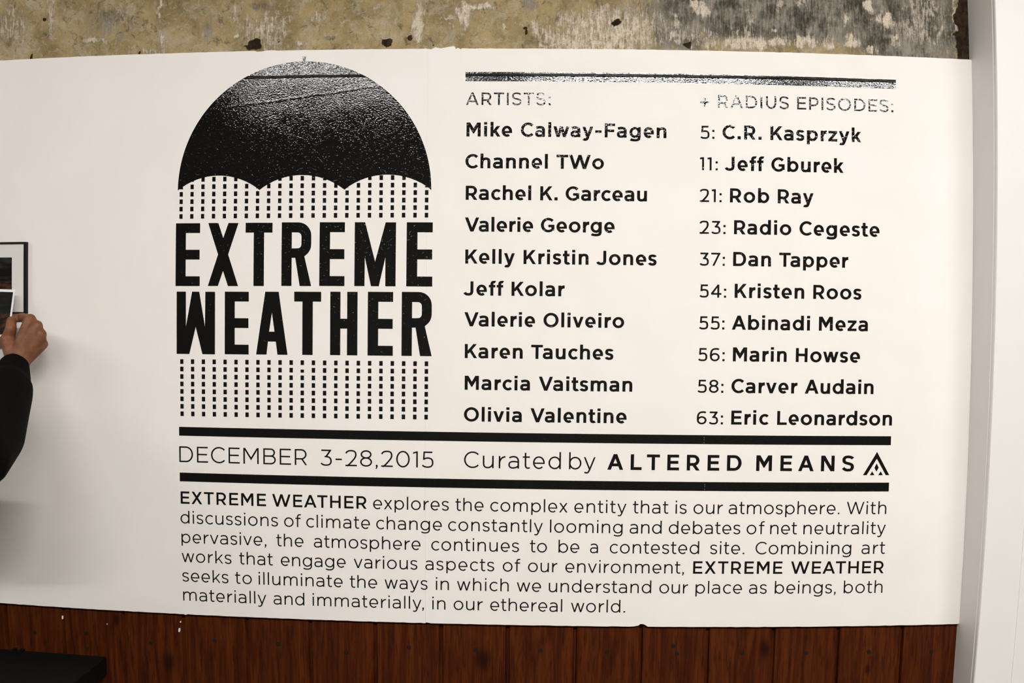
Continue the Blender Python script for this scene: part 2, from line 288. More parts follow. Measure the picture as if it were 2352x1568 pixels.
def glyph(ch, W, H):
    """-> (list of strokes, each a list of polygons; width; left bearing; right bearing)"""
    b = max(0.0, min(1.0, (W - 10) / 11.0))
    lp = lambda l, d: l + (d - l) * b
    S = []; w = 60; lb = rb = None
    ST, RD, DG = lp(11, 9), lp(7, 5.5), lp(3, 1.5)
    tt = lambda dx, dy, k=0.96: W * k * math.hypot(dx, dy) / abs(dy)
    if ch in 'ODC0G':
        w = {'O': lp(107, 107), 'D': lp(90, 93), 'C': lp(95, 94), '0': lp(84, 84), 'G': lp(97, 96)}[ch]
        o = 1.6
        if ch in 'O0':
            S.append(_sweep(_arc(w / 2, 50, w / 2 - W / 2, 50 + o - H / 2, 0, 360, 44)[:-1], W, H, True)); lb = rb = RD
        elif ch == 'D':
            r = lp(46, 47)
            S.append(_rect(0, 0, W, 100))
            S.append(_sweep([(W * .6, 100 - H / 2)] + _arc(w - r, 50, r - W / 2, 50 - H / 2, 90, -90, 26) + [(W * .6, H / 2)], W, H)); lb, rb = ST, RD
        elif ch == 'C':
            S.append(_sweep(_arc(52.5, 50, 52.5 - W / 2, 50 + o - H / 2, 43, 317, 32), W, H)); w = 52.5 + (52.5 - W / 2) * .73 + W * .32; lb, rb = RD, lp(5, 3)
        else:
            xr = w - W / 2
            S.append(_sweep(_arc(52.5, 50, 52.5 - W / 2, 50 + o - H / 2, 43, 300, 30) + [(xr - 6, 8 + H / 2), (xr, 15)], W, H))
            S.append(_rect(w - W, 12, w, 53)); S.append(_rect(lp(52, 53), 53 - H, w - W / 2, 53)); lb, rb = RD, lp(9, 7)
    elif ch in 'EFL':
        w = {'E': lp(72, 75), 'F': lp(70, 73), 'L': lp(66, 70)}[ch]
        S.append(_rect(0, 0, W, 100))
        if ch in 'EL': S.append(_rect(W * .5, 0, w, H))
        if ch in 'EF':
            S.append(_rect(W * .5, 100 - H, w - (1 if ch == 'E' else 0), 100))
            m = 51 if ch == 'E' else 47
            S.append(_rect(W * .5, m - H / 2, w - lp(6, 5), m + H / 2))
        lb, rb = ST, lp(5, 4)
    elif ch == 'I': w = W; S.append(_rect(0, 0, W, 100)); lb = rb = ST
    elif ch == 'T':
        w = lp(80, 83); S.append(_rect(0, 100 - H, w, 100)); S.append(_rect(w / 2 - W / 2, 0, w / 2 + W / 2, 100 - H / 2)); lb = rb = lp(3, 2)
    elif ch == 'H':
        w = lp(84, 85); S += [_rect(0, 0, W, 100), _rect(w - W, 0, w, 100), _rect(W / 2, 51 - H / 2, w - W / 2, 51 + H / 2)]; lb = rb = ST
    elif ch == 'U':
        w = lp(81, 84); r = w / 2 - W / 2
        S.append(_sweep([(W / 2, 100)] + _arc(w / 2, 42, r, 43.5 - H / 2, 180, 360, 24) + [(w - W / 2, 100)], W, H)); lb = rb = ST
    elif ch in 'BPR':
        w = {'B': lp(80, 84), 'P': lp(75, 78), 'R': lp(78, 83)}[ch]
        S.append(_rect(0, 0, W, 100))
        my = {'B': 52, 'P': 35, 'R': 39}[ch]; top = 100 - H / 2; r = (top - my) / 2
        wt = w - (lp(5, 4) if ch == 'B' else (lp(3, 3) if ch == 'R' else 0)); k = r * 1.02
        S.append(_sweep([(W * .6, top)] + _arc(wt - W / 2 - k, my + r, k, r, 90, -90, 18) + [(W * .6, my)], W, H))
        if ch == 'B':
            r2 = (my - H / 2) / 2
            S.append(_sweep([(W * .6, my)] + _arc(w - W / 2 - r2 * 1.1, H / 2 + r2, r2 * 1.1, r2, 90, -90, 18) + [(W * .6, H / 2)], W, H))
        if ch == 'R':
            t = tt(26, 39); S.append(_slant(w - t / 2 - 28, my, w - t / 2, 0, t))
        lb, rb = ST, lp(6, 4)
    elif ch == 'J':
        w = lp(64, 68); S.append(_sweep([(w - W / 2, 100)] + _bez((w - W / 2, 34), ((w - W / 2, 12), (w * .72, H / 2 - 1.5), (w * .46, H / 2 - 1.5)), ((w * .27, H / 2 - 1.5), (w * .16, 8 + H * .2), (W * .32, 12 + H * .5))), W, H)); lb, rb = lp(3, 1.5), ST
    elif ch in 'AV':
        w = lp(100, 101); t = tt(w / 2, 100); a, c = (0, 100) if ch == 'A' else (100, 0)
        S += [_slant(t / 2, a, w / 2, c, t), _slant(w - t / 2, a, w / 2, c, t)]
        if ch == 'A':
            y = lp(23, 22); f = lambda q: t / 2 + (w / 2 - t / 2) * q / 100
            S.append(_rect(f(y), y, w - f(y), y + H))
        lb = rb = DG
    elif ch == 'W':
        w = lp(143, 152); q = w / 2; t = tt(q / 2, 100, .98); h = (q - t * .0) / 2
        x1 = t / 2 + (w / 2 - t / 2) * .5
        S += [_slant(t / 2, 100, x1, 0, t), _slant(x1, 0, w / 2, 100, t), _slant(w / 2, 100, w - x1, 0, t), _slant(w - x1, 0, w - t / 2, 100, t)]; lb = rb = lp(3, 1.5)
    elif ch == 'M':
        w = lp(98, 101); yb, c, tm = lp(24, 21), lp(1, 3), W * 1.22
        S += [_rect(0, 0, W, 100), _rect(w - W, 0, w, 100)]
        yt = 100 - (w / 2 - tm) * (100 - yb) / (w / 2 - c)
        S.append([[(0, 100), (w / 2 - c, yb), (w / 2, yb), (w / 2, yt), (tm, 100)]]); S.append([[(w, 100), (w - tm, 100), (w / 2, yt), (w / 2, yb), (w / 2 + c, yb)]]); lb = rb = ST
    elif ch == 'N':
        w = lp(83, 88); t = W * 1.2
        S += [_rect(0, 0, W, 100), _rect(w - W, 0, w, 100), [[(0, 100), (w - t, 0), (w, 0), (t, 100)]]]; lb = rb = ST
    elif ch == 'K':
        w = lp(80, 88); t = tt(w * .62, 68); t2 = tt(32, 58)
        S += [_rect(0, 0, W, 100), _slant(W * .75, lp(28, 33), w - t / 2 - 2, 100, t), _slant(lp(31, 39), 58, w - t2 / 2, 0, t2)]; lb, rb = ST, lp(2, 1)
    elif ch == 'X':
        w = lp(88, 91); t = tt(w - W, 100)
        S += [_slant(t / 2, 0, w - t / 2 - 2, 100, t), _slant(w - t / 2, 0, t / 2 + 2, 100, t)]; lb = rb = lp(3, 2)
    elif ch in 'Ss':
        h = 100 if ch == 'S' else XH; w = lp(74, 78) if ch == 'S' else lp(56, 59)
        o = 1.5; H2 = H * .96; T, B_ = h + o - H2 / 2, -o + H2 / 2; l, r = W * .5, w - W * .5
        l0 = l + (1 if ch == 'S' else 1); P = lambda x, y: (x, B_ + (T - B_) * y)
        S.append(_sweep(_bez(P(w - W * .42, .87 if ch == 'S' else .86), (P(w * .82, .955), P(w * .68, 1), P(w * .5, 1)), (P(w * .22, 1), P(l0, .9), P(l0, .755)),
            (P(l0, .585), P(w * .28, .55), P(w * .5, .505)), (P(w * .74, .455), P(r, .41), P(r, .255)), (P(r, .09), P(w * .76, 0), P(w * .5, 0)),
            (P(w * .33, 0), P(w * .19, .055), P(W * .36, .17))), W, H2)); lb, rb = lp(5.5, 4), lp(5.5, 4)
    # ---- lower case ----
    elif ch in 'oceg' or ch in 'bdpq':
        w = {'o': lp(78, 83), 'c': lp(67, 71), 'e': lp(72, 74), 'g': lp(76, 80), 'b': lp(76, 81), 'd': lp(76, 81), 'p': lp(76, 80), 'q': lp(76, 80)}[ch]
        o = 1.5; ry = XH / 2 + o - H / 2; cy = XH / 2; we = lp(78, 82)
        if ch == 'o': S.append(_sweep(_arc(w / 2, cy, w / 2 - W / 2, ry, 0, 360, 40)[:-1], W, H, True)); lb = rb = RD
        elif ch == 'c':
            S.append(_sweep(_arc(we / 2 - 1, cy, we / 2 - 1 - W / 2, ry, 45, 315, 28), W, H)); w = we / 2 - 1 + (we / 2 - 1 - W / 2) * .71 + W * .32; lb, rb = RD, lp(4, 2.5)
        elif ch == 'e':
            yb = lp(34.5, 32.5); hb = H * lp(.46, .39); rx = w / 2 - W / 2
            S.append(_sweep([(w - W / 2 - .2, yb - hb)] + _arc(w / 2, cy, rx, ry, lp(-2, 0), lp(313, 307), 36), W, H))
            S.append(_rect(W * .55, yb - hb, w - W * .55, yb + hb)); lb, rb = RD, RD
        else:
            left = ch in 'bp'; wb = w - lp(0, 2); cx = (w - wb / 2) if left else wb / 2
            a = _arc(cx, cy, wb / 2 - W / 2, ry, 0, 360, 40)[:-1]
            S.append(_sweep(a, W * lp(1, .97), H, True))
            x0, x1 = (0, W) if left else (w - W, w)
            if ch in 'bd': S.append(_rect(x0, 0, x1, ASC))
            elif ch in 'pq': S.append(_rect(x0, DSC + 1, x1, XH))
            else:
                S.append(_rect(x0, 4, x1, XH)); xr = w - W / 2
                S.append(_sweep(_bez((xr, 5), ((xr, -14), (w * .74, DSC + H / 2 - 1), (w * .46, DSC + H / 2 - 1)), ((w * .30, DSC + H / 2 - 1), (w * .19, DSC + H * .3 + 4), (w * .10, DSC + H * .3 + 9))), W, H))
            lb, rb = (ST, RD) if left else (RD, ST)
    elif ch in 'nhmru':
        w = {'n': lp(67, 70), 'h': lp(67, 71), 'm': lp(116, 115), 'r': lp(41, 45), 'u': lp(67, 70)}[ch]
        T = XH + 1.5 - H / 2; top = ASC if ch == 'h' else XH
        def arch(xa, xb):
            return [(xa, XH * .42)] + _bez((xa, XH * .50), ((xa, XH * .80), (xa + (xb - xa) * .28, T), (xa + (xb - xa) * .55, T)), ((xa + (xb - xa) * .84, T), (xb, XH * .86), (xb, XH * .60))) + [(xb, 0)]
        if ch == 'm':
            S.append(_rect(0, 0, W, XH)); mid = w / 2
            S += [_sweep(arch(W * .5, mid), W, H), _sweep(arch(mid, w - W / 2), W, H)]; lb = rb = ST
        elif ch == 'r':
            S.append(_rect(0, 0, W, XH)); S.append(_sweep(_bez((W * .5, XH * .40), ((W * .5, XH * .72), (w * .55, T - 1), (w, T - 2))), W, H * lp(1.05, 1.25))); lb, rb = ST, lp(3, 1)
        elif ch == 'u':
            S.append(_rect(w - W, 0, w, XH)); S.append(_sweep([(w - x, XH - y) for x, y in arch(W * .5, w - W / 2)], W, H)); lb = rb = ST
        else:
            S.append(_rect(0, 0, W, top)); S.append(_sweep(arch(W * .5, w - W / 2), W, H)); lb = rb = ST
    elif ch in 'il':
        w = W * (1.0 if ch == 'l' else 1.06)
        if ch == 'l': S.append(_rect(0, 0, W, ASC))
        else: S += [_rect(w / 2 - W / 2, 0, w / 2 + W / 2, XH), _rect(0, lp(92, 86), w, ASC - lp(0, 1))]
        lb = rb = ST
    elif ch == 'a':
        w = lp(66, 70); T = XH + 1.5 - H / 2; xr = w - W / 2; bt = lp(46, 46.5)
        S.append(_sweep(_bez((w * .08 + W * .1, XH - lp(11, 12.5)), ((w * .22, XH - H / 2 - 1), (w * .34, T), (w * .48, T)), ((w * .8, T), (xr, XH * .80), (xr, XH * .56))) + [(xr, 0)], W, H))
        Bm = H / 2 - 1.5; Tm = bt - H / 2 + .5
        S.append(_sweep(_bez((xr, Tm - 3), ((w * .74, Tm), (w * .62, Tm + .5), (w * .46, Tm + .5)), ((w * .20, Tm + .5), (W / 2, Tm - 6), (W / 2, (Tm + Bm) / 2 - .5)), ((W / 2, Bm + 7), (w * .20, Bm), (w * .42, Bm)), ((w * .66, Bm), (xr, Bm + 7), (xr, (Tm + Bm) / 2))), W * .97, H)); lb, rb = lp(6, 4), ST
    elif ch == 'f':
        w = lp(44, 47); xs = lp(13, 11); T = ASC + .5 - H / 2
        S.append(_sweep([(xs + W / 2, 0)] + _bez((xs + W / 2, 80), ((xs + W / 2, 97), (xs + W * .5 + 8, T), (w - 7, T)), ((w - 4, T), (w - 2, T), (w, T - 1))), W, H))
        S.append(_rect(0, XH - H, w - 1, XH)); lb, rb = lp(2.5, 1.5), lp(1, 0)
    elif ch == 't':
        w = lp(44, 48); xs = lp(12, 10); B_ = H / 2 - 1.2
        S.append(_sweep([(xs + W / 2, 98)] + _bez((xs + W / 2, 24), ((xs + W / 2, 8), (xs + W / 2 + 7, B_), (w * .72, B_)), ((w * .84, B_), (w * .92, B_ + 1), (w - 1, B_ + 3.5))), W, H))
        S.append(_rect(0, XH - H, w - 1, XH)); lb, rb = lp(2.5, 1.5), lp(3, 2)
    elif ch == 'k':
        w = lp(66, 71); t = tt(w * .6, 56); t2 = tt(26, 44)
        S += [_rect(0, 0, W, ASC), _slant(W * .75, lp(22, 24), w - t / 2 - 1, XH, t), _slant(lp(25, 30), lp(44, 44), w - t2 / 2, 0, t2)]; lb, rb = ST, lp(1.5, 0.5)
    elif ch in 'vwxyz':
        w = {'v': lp(71, 77), 'w': lp(107, 113), 'x': lp(67, 72), 'y': lp(72, 77), 'z': lp(60, 66)}[ch]
        if ch == 'v':
            t = tt(w / 2 - W * .5, XH); S += [_slant(t / 2, XH, w / 2, 0, t), _slant(w - t / 2, XH, w / 2, 0, t)]
        elif ch == 'w':
            t = tt(w / 4 - W * .3, XH, .97); x1 = t / 2 + (w / 2 - t / 2) * .5
            S += [_slant(t / 2, XH, x1, 0, t), _slant(x1, 0, w / 2, XH, t), _slant(w / 2, XH, w - x1, 0, t), _slant(w - x1, 0, w - t / 2, XH, t)]
        elif ch == 'x':
            t = tt(w - W, XH); S += [_slant(t / 2, 0, w - t / 2 - 1, XH, t), _slant(w - t / 2, 0, t / 2 + 1, XH, t)]
        elif ch == 'y':
            t = tt(w / 2 - W * .5, XH); sl = (w / 2 - t / 2 - .5) / XH
            S += [_slant(t / 2, XH, w / 2 + .5, 0, t)]
            xa = w - t / 2 - sl * (XH + 6); S.append(_slant(xa, -6, w - t / 2, XH, t))
            Bm = DSC + H / 2 - .5
            S.append(_sweep(_bez((xa + sl * 6, 0), ((xa - sl * 8, -14), (xa - 7, Bm), (xa - 16, Bm)), ((xa - 22, Bm), (xa - 26, Bm + 1.5), (xa - 29, Bm + 4))), W, H))
        else:
            t = tt(w - W, XH - H); S += [_rect(0, 0, w, H), _rect(1, XH - H, w - 1, XH), [[(0, H * .75), (t * .95, H * .75), (w - 1, XH - H * .75), (w - 1 - t * .95, XH - H * .75)]]]
        lb = rb = DG if ch != 'z' else lp(5, 4)
    # ---- figures and points ----
    elif ch == '1':
        w = lp(31, 34); S += [_rect(w - W, 0, w, 100), [[(0, 90 - H * .2), (lp(3, 3), 90 + H * .6 - 10 + 3), (w - W * .9, 100), (w, 100), (w - W * .9, 100 - H * 1.05), ]]]; S[1] = [[(0, 84), (w - W, 100 - H * 1.15), (w, 100 - H * .6), (w, 100), (w - W * .78, 100), (lp(1, 0), 84 + H * .95)]]; lb, rb = lp(4, 4), ST
    elif ch == '2':
        w = lp(72, 71); T = 101 - H / 2; r = w - W / 2 - 2
        S.append(_sweep(_bez((W * .38, 79), ((w * .12, 92), (w * .28, T), (w * .48, T)), ((w * .8, T), (r, 89), (r, 71)), ((r, 55), (w * .74, 44), (w * .55, 28)), ((w * .4, 16), (w * .28, 6), (w * .14, H * .3 - 2))), W, H))
        S.append(_rect(0, 0, w, H)); lb, rb = lp(5, 5), lp(6, 5)
    elif ch == '3':
        w = lp(71, 71); Bm = H / 2 - 1.2; r = w - W / 2
        S.append(_rect(w * .07, 100 - H, w * .94, 100)); t = W * 1.25
        S.append(_slant(w * .48, 58 - H * .35, w * .94 - t * .5, 100 - H * .6, t))
        S.append(_sweep(_bez((w * .36, 57 - H * .15), ((w * .44, 58.5 - H * .15), (w * .5, 58.5 - H * .15), (w * .55, 57.5 - H * .15)), ((w * .82, 55), (r, 44), (r, 29)), ((r, 11), (w * .76, Bm), (w * .48, Bm)), ((w * .3, Bm), (w * .16, 7), (W * .36, 16))), W, H)); lb = rb = lp(6, 5)
    elif ch == '4':
        w = lp(80, 82); xs = w - lp(17, 17) - W; t = tt(xs, 70)
        S += [_rect(xs, 0, xs + W, 100), _rect(W * .2, 22, w, 22 + H), [[(0, 22 + H * .3), (0, 22 + H * .9), (xs + W - t * .75, 100), (xs + W, 100), (xs + W * .5, 100 - H), (t * .9, 22 + H * .5)]]]; lb, rb = lp(4, 4), lp(4, 3)
    elif ch == '5':
        w = lp(72, 71); Bm = H / 2 - 1.2; r = w - W / 2
        S += [_rect(w * .14, 100 - H, w * .9, 100), [[(w * .10, 47), (w * .10 + W * .95, 53), (w * .14 + W * .95, 100), (w * .14, 100)]]]
        S.append(_sweep(_bez((w * .10 + W * .4, 50), ((w * .25, 57), (w * .36, 61.5 - H * .2), (w * .5, 61.5 - H * .2)), ((w * .82, 61.5 - H * .2), (r, 49), (r, 31)), ((r, 11), (w * .76, Bm), (w * .49, Bm)), ((w * .3, Bm), (w * .16, 7), (W * .36, 15))), W, H)); lb = rb = lp(6, 5)
    elif ch == '6':
        w = lp(76, 76); T = 101 - H / 2; Bm = H / 2 - 1.2; rt = 63 - H / 2
        S.append(_sweep(_bez((w * .90, 91 - H * .2), ((w * .8, 97), (w * .7, T), (w * .58, T)), ((w * .22, T), (W / 2, 78), (W / 2, 45))) + [(W / 2 + .2, 36), (W / 2 + 1, 30)], W, H))
        S.append(_sweep(_arc(w / 2 + .5, (rt + Bm) / 2, w / 2 - W / 2 - .5, (rt - Bm) / 2, 0, 360, 36)[:-1], W, H, True)); lb, rb = RD, RD - 1
    elif ch == '7':
        w = lp(70, 71); t = tt(w * .6, 100); S += [_rect(0, 100 - H, w, 100), _slant(w * .14 + t / 2, 0, w - t / 2, 100 - H * .4, t)]; lb, rb = lp(5, 5), lp(3, 3)
    elif ch == '8':
        w = lp(75, 75); T = 101.2 - H / 2; Bm = H / 2 - 1.2; m = 53
        S.append(_sweep(_arc(w / 2, (T + m) / 2, w / 2 - W / 2 - 3, (T - m) / 2, 0, 360, 32)[:-1], W, H, True))
        S.append(_sweep(_arc(w / 2, (Bm + m) / 2, w / 2 - W / 2, (m - Bm) / 2, 0, 360, 36)[:-1], W, H, True)); lb = rb = RD - 1
    elif ch in '.:,':
        d = W * lp(1.2, 1.08); w = d; S.append(_rect(0, 0, d, d * .98))
        if ch == ':': S.append(_rect(0, 53, d, 53 + d * .98))
        if ch == ',': S.append([[(d * .25, 0), (d, 0), (d, d * .2), (d * .45, -d * .95 - 3), (-d * .1, -d * .95 - 3)]])
        lb = rb = lp(9, 8)
    elif ch == '-': w = lp(40, 45); S.append(_rect(0, 41 - H / 2, w, 41 + H / 2)); lb = rb = lp(9, 8)
    elif ch == '+':
        w = 68; S += [_rect(0, 42 - H / 2, w, 42 + H / 2), _rect(w / 2 - W / 2, 8, w / 2 + W / 2, 76)]; lb = rb = 7
    return S, w, lb, rb
KERN = {'Va': -9, 'Ta': -11, 'TW': -1, 'AT': -8, 'TH': 0, 'ay': -2, 'ry': 1, 'rv': 1, 'we': -2, 'ev': -1, 'Ra': -1, 'Wi': -2, 'EA': -2, 'EX': -1, 'XT': 0, 'y,': -10, 'r.': -5, 'Ko': -3, 'Ke': -3, 'Ka': -2, 'ow': -2, 'wo': -2, 'wa': -2, 'ke': -3, 'rz': 0, 'zy': 0, 'yk': 0, 'LT': -10, 'RA': 1}
WEIGHT = {'B': (21.2, 18.0), 'N': (14.8, 13.4), 'M': (15, 13.6), 'L': (9.8, 9.2), 'X': (21.0, 18.4), 'D': (17.3, 15.6), 'K': (11.0, 10.2)}
def set_word(text, wt, cap, x0, x1, v):
    """Strokes of one word between x0 and x1 on the baseline v: list of lists of polygons in board coordinates."""
    W, H = WEIGHT[wt]; k = cap / 100; gl = [glyph(c, W, H) for c in text]
    pos = [0.0]
    for i in range(1, len(gl)):
        pos.append(pos[-1] + gl[i - 1][1] + gl[i - 1][3] + gl[i][2] + KERN.get(text[i - 1:i + 1], 0))
    nat = pos[-1] + gl[-1][1]; want = (x1 - x0) / k
    if len(gl) > 1: ex = (want - nat) / (len(gl) - 1); sx = 1.0
    else: ex = 0; sx = want / nat
    out = []
    for i, g in enumerate(gl):
        for st in g[0]:
            out.append([[(x0 + k * (pos[i] + ex * i + sx * x), v + k * y) for x, y in poly] for poly in st])
    return out, ex
# ------------------------------------------------------------------ the room
G_ROT, G_Z = -0.00305264, 1.55
TOP = lambda x: 2.1429 - .00213 * (x + .0877)
BOT = lambda x: .9267 - .00266 * (x + .2625)
PLY = .0105                                   # face of the wainscot and of the plaster behind the boards
def plaster_wall():
    # the worn plaster: a mesh fine enough to carry a mask of where paint, grime and loss sit
    bm = bmesh.new(); ly = bm.verts.layers.float_color.new('wear')
    xs = [-4.0, -3.0, -2.2, -1.8] + [-1.5 + .02 * i for i in range(12)] + [-1.26 + .004 * i for i in range(560)] + [1.0 + .1 * i for i in range(6)] + [2.2, 3.0, 4.0]
    zs = [.93, 1.5, 2.0] + [2.11 + .004 * i for i in range(48)] + [2.32 + .03 * i for i in range(12)] + [2.8, 3.05, 3.3]
    def mask(L, x, z):
        s = 0.0
        for a, b, rx, rz, k in L:
            d = ((x - a) / rx) ** 2 + ((z - b) / rz) ** 2
            if d < 5: s = max(s, k * math.exp(-d * d * .55))
        return s
    V = []
    for x in xs:
        row = []
        for z in zs:
            wx = x + .009 * noise.noise(Vector((x * 45, z * 45, 1))) + .005 * noise.noise(Vector((x * 110, z * 110, 5)))
            wz = z + .009 * noise.noise(Vector((x * 45, z * 45, 9))) + .005 * noise.noise(Vector((x * 110, z * 110, 7)))
            n = noise.fractal(Vector((x * 9, z * 9, 3)), 1.0, 2.0, 4)
            if z > 2.31 or x < -1.26 or x > 1.0: m = (max(0, n * .8), max(0, noise.noise(Vector((x * 5, z * 5, 3))) * .9), 0, 1)
            else: m = (mask(WHITE, wx, wz), mask(GREY, wx, wz), mask(BROWN, wx, wz), 1)
            v = bm.verts.new((x, PLY, z)); v[ly] = m; row.append(v)
        V.append(row)
    for i in range(len(xs) - 1):
        for j in range(len(zs) - 1): bm.faces.new((V[i][j], V[i + 1][j], V[i + 1][j + 1], V[i][j + 1]))
    box(bm, (-4.0, PLY + .012, 0), (4.0, PLY + .2, 3.3))          # the wall's thickness
    return struct(obj('wall_back', bm, PLASTER))
plaster_wall()
RX, RY = 4.0, -5.0
struct(boxm('floor', (-RX, RY, -.1), (RX, PLY + .2, 0), FLOORM))
struct(boxm('ceiling', (-RX, RY, 3.3), (RX, PLY + .2, 3.4), CEIL))
struct(boxm('wall_left', (-RX - .1, RY, 0), (-RX, PLY + .2, 3.3), ROOMW))
struct(boxm('wall_right', (RX, RY, 0), (RX + .1, PLY + .2, 3.3), ROOMW))
struct(boxm('wall_front', (-RX, RY - .1, 0), (RX, RY, 3.3), ROOMW))

# wainscot of vertical boards with open V joints
PITCH, PX0, W_TOP = .14286, -1.1871, .99
def wainscot():
    bm = bmesh.new()
    k0 = int((-3.9 - PX0) / PITCH); k1 = int((3.9 - PX0) / PITCH)
    prof = []
    for k in range(k0, k1 + 1):
        x = PX0 + k * PITCH + (random.random() - .5) * .003
        prof += [(x - .0050, 0), (x - .0030, .0085), (x + .0026, .0085), (x + .0044, 0)]
    prof = [(-3.98, 0)] + prof + [(3.98, 0)]
    A = [bm.verts.new((x, PLY - .0015 + d, 0.0)) for x, d in prof]; B = [bm.verts.new((x, PLY - .0015 + d, W_TOP)) for x, d in prof]
    C = [bm.verts.new((x, PLY + .0118, W_TOP)) for x, d in prof]
    for i in range(len(prof) - 1):
        bm.faces.new((A[i], A[i + 1], B[i + 1], B[i])); bm.faces.new((B[i], B[i + 1], C[i + 1], C[i]))
    o = struct(obj('trim_1', bm, WOOD)); return o
wain = wainscot()
def nail(x, z, r=.0050):
    bm = bmesh.new(); bmesh.ops.create_cone(bm, cap_ends=True, segments=14, radius1=r, radius2=r * .8, depth=.0008, matrix=Matrix.Translation((x, PLY - .0018, z)) @ Matrix.Rotation(math.pi / 2, 4, 'X'))
    o = obj('nail', bm, NAIL); o.parent = wain
for x, z in [(-1.1168, .8618), (-.9905, .868), (-.9905, .832), (-.8375, .8545), (-.6895, .8669), (-.5459, .8651), (-.395, .853), (-.258, .8679), (-.1146, .8664), (.0261, .867), (.1675, .8656), (.311, .879), (.319, .862), (.4604, .864), (.601, .8617), (.7399, .8622), (.8829, .8586)]:
    nail(x, z)

for x, z, w, h in [(-1.0455, .902, .0022, .0040), (-.7690, .8885, .0026, .0055), (-.7655, .907, .0018, .0022), (-.9385, .893, .0012, .0012)]:
    bm = bmesh.new(); r = random.Random(int(x * 1e4)); prism(bm, [(x + w * (.7 + .5 * r.random()) * math.cos(k * .785), z + h * (.7 + .5 * r.random()) * math.sin(k * .785)) for k in range(8)], PLY - .0032, PLY - .0016)
    o = obj('plaster_fleck', bm, MATM); o.parent = wain
# white boxed pillar on the right; its face leans out a little towards the top
def pillar():
    bm = bmesh.new(); x0, x1, zt = .938, 1.36, 3.3
    fy = lambda z: -(.0765 + .0152 * (z - .77))
    P = []
    for z in (0.0, zt):
        f = fy(z); c = .0022
        P.append([bm.verts.new(v) for v in ((x0, PLY + .1, z), (x0, f + .012, z), (x0 + .0009, f + .011, z), (x0 + .0009, f + c, z), (x0 + c, f, z), (x0 + .085, f, z), (x0 + .0855, f - .0012, z), (x1, f - .0012, z), (x1, PLY + .1, z))])
    n = len(P[0])
    for i in range(n - 1): bm.faces.new((P[0][i], P[0][i + 1], P[1][i + 1], P[1][i]))
    bm.faces.new(P[1]); bmesh.ops.recalc_face_normals(bm, faces=bm.faces)
    return struct(obj('trim_2', bm, PAINT))
pil = pillar()

# ------------------------------------------------------------------ the exhibition panel
panel = thing('exhibition_panel', 'white exhibition panel with black lettering and umbrella between worn plaster and brown boards', 'panel', (0, 0, BOT(0)))
SEAM = -.2208
def board(x0, x1, top_chips, bot_chips):
    r = random.Random(int(x0 * 1000)); o = []
    def run(a, b, f, chips, sgn):
        step = .012 if b > a else -.012; n = int((b - a) / step); pts = []
        for i in range(n + 1):
            x = a + (b - a) * i / n
            if any(c[0][0] - .004 < x < c[-1][0] + .004 for c in chips) and 0 < i < n: continue
            pts.append((x, f(x) + (r.random() - .5) * .0007))
        for c in chips: pts += [(x, f(x) + d) for x, d in c]
        return sorted(pts, key=lambda p: p[0] * sgn)
    o = run(x0, x1, BOT, bot_chips, 1) + run(x1, x0, TOP, top_chips, -1)
    bm = bmesh.new(); prism(bm, o, 0.0, PLY - .0015)
    return keep(obj('panel_board', bm, BOARD), panel)
board(-2.6, SEAM - .00008, [[(-.592, 0), (-.588, -.0016), (-.577, -.0012), (-.568, .0006), (-.55, .001)], [(-.233, 0), (-.2245, .0005), (-.2225, -.001)]], [[(-.755, 0), (-.75, -.0016), (-.745, .0003)], [(-.232, .0004), (-.2228, -.0006)]])
board(SEAM + .00008, .9378, [[(-.2195, -.0005), (-.2152, -.0016), (-.206, .0030), (-.195, .0006), (-.1694, .0052), (-.1655, .0048), (-.1630, -.0008), (-.1575, .0018), (-.1535, -.0015), (-.149, .0008)]],
      [[(-.2195, .0016), (-.213, .0006)], [(.2228, .0003), (.233, .0024), (.2375, .0060), (.244, .0056), (.249, .0030), (.2534, .0001)]])

def wxz(u, v): return (u - G_ROT * (v - G_Z), v + G_ROT * u)
def decal(name, strokes, mat=None, y=-.00025):
    """flat vinyl on the face of the board; each stroke of a letter a hair above the last"""
    bm = bmesh.new()
    for i, st in enumerate(strokes):
        yy = y - (i % 6) * 6e-6
        for poly in st:
            a = sum(poly[k][0] * poly[(k + 1) % len(poly)][1] - poly[(k + 1) % len(poly)][0] * poly[k][1] for k in range(len(poly)))
            p = poly if a > 0 else poly[::-1]
            vs = []
            for u, v in p:
                x, z = wxz(u, v); vs.append(bm.verts.new((x, yy, z)))
            if len(vs) <= 4: bm.faces.new(vs)
            else:
                for t in tessellate_polygon([[Vector((q[0], q[1], 0)) for q in p]]):
                    q = [p[k] for k in t]
                    ar = (q[1][0] - q[0][0]) * (q[2][1] - q[0][1]) - (q[2][0] - q[0][0]) * (q[1][1] - q[0][1])
                    bm.faces.new([vs[k] for k in (t if ar > 0 else t[::-1])])
    return keep(obj(name, bm, mat or VINYL), panel)
def ring_poly(outer, hole):
    """an outline with one hole as triangles"""
    pts = outer + hole
    return [[pts[i] for i in t] for t in tessellate_polygon([[Vector((*p, 0)) for p in outer], [Vector((*p, 0)) for p in hole]])]

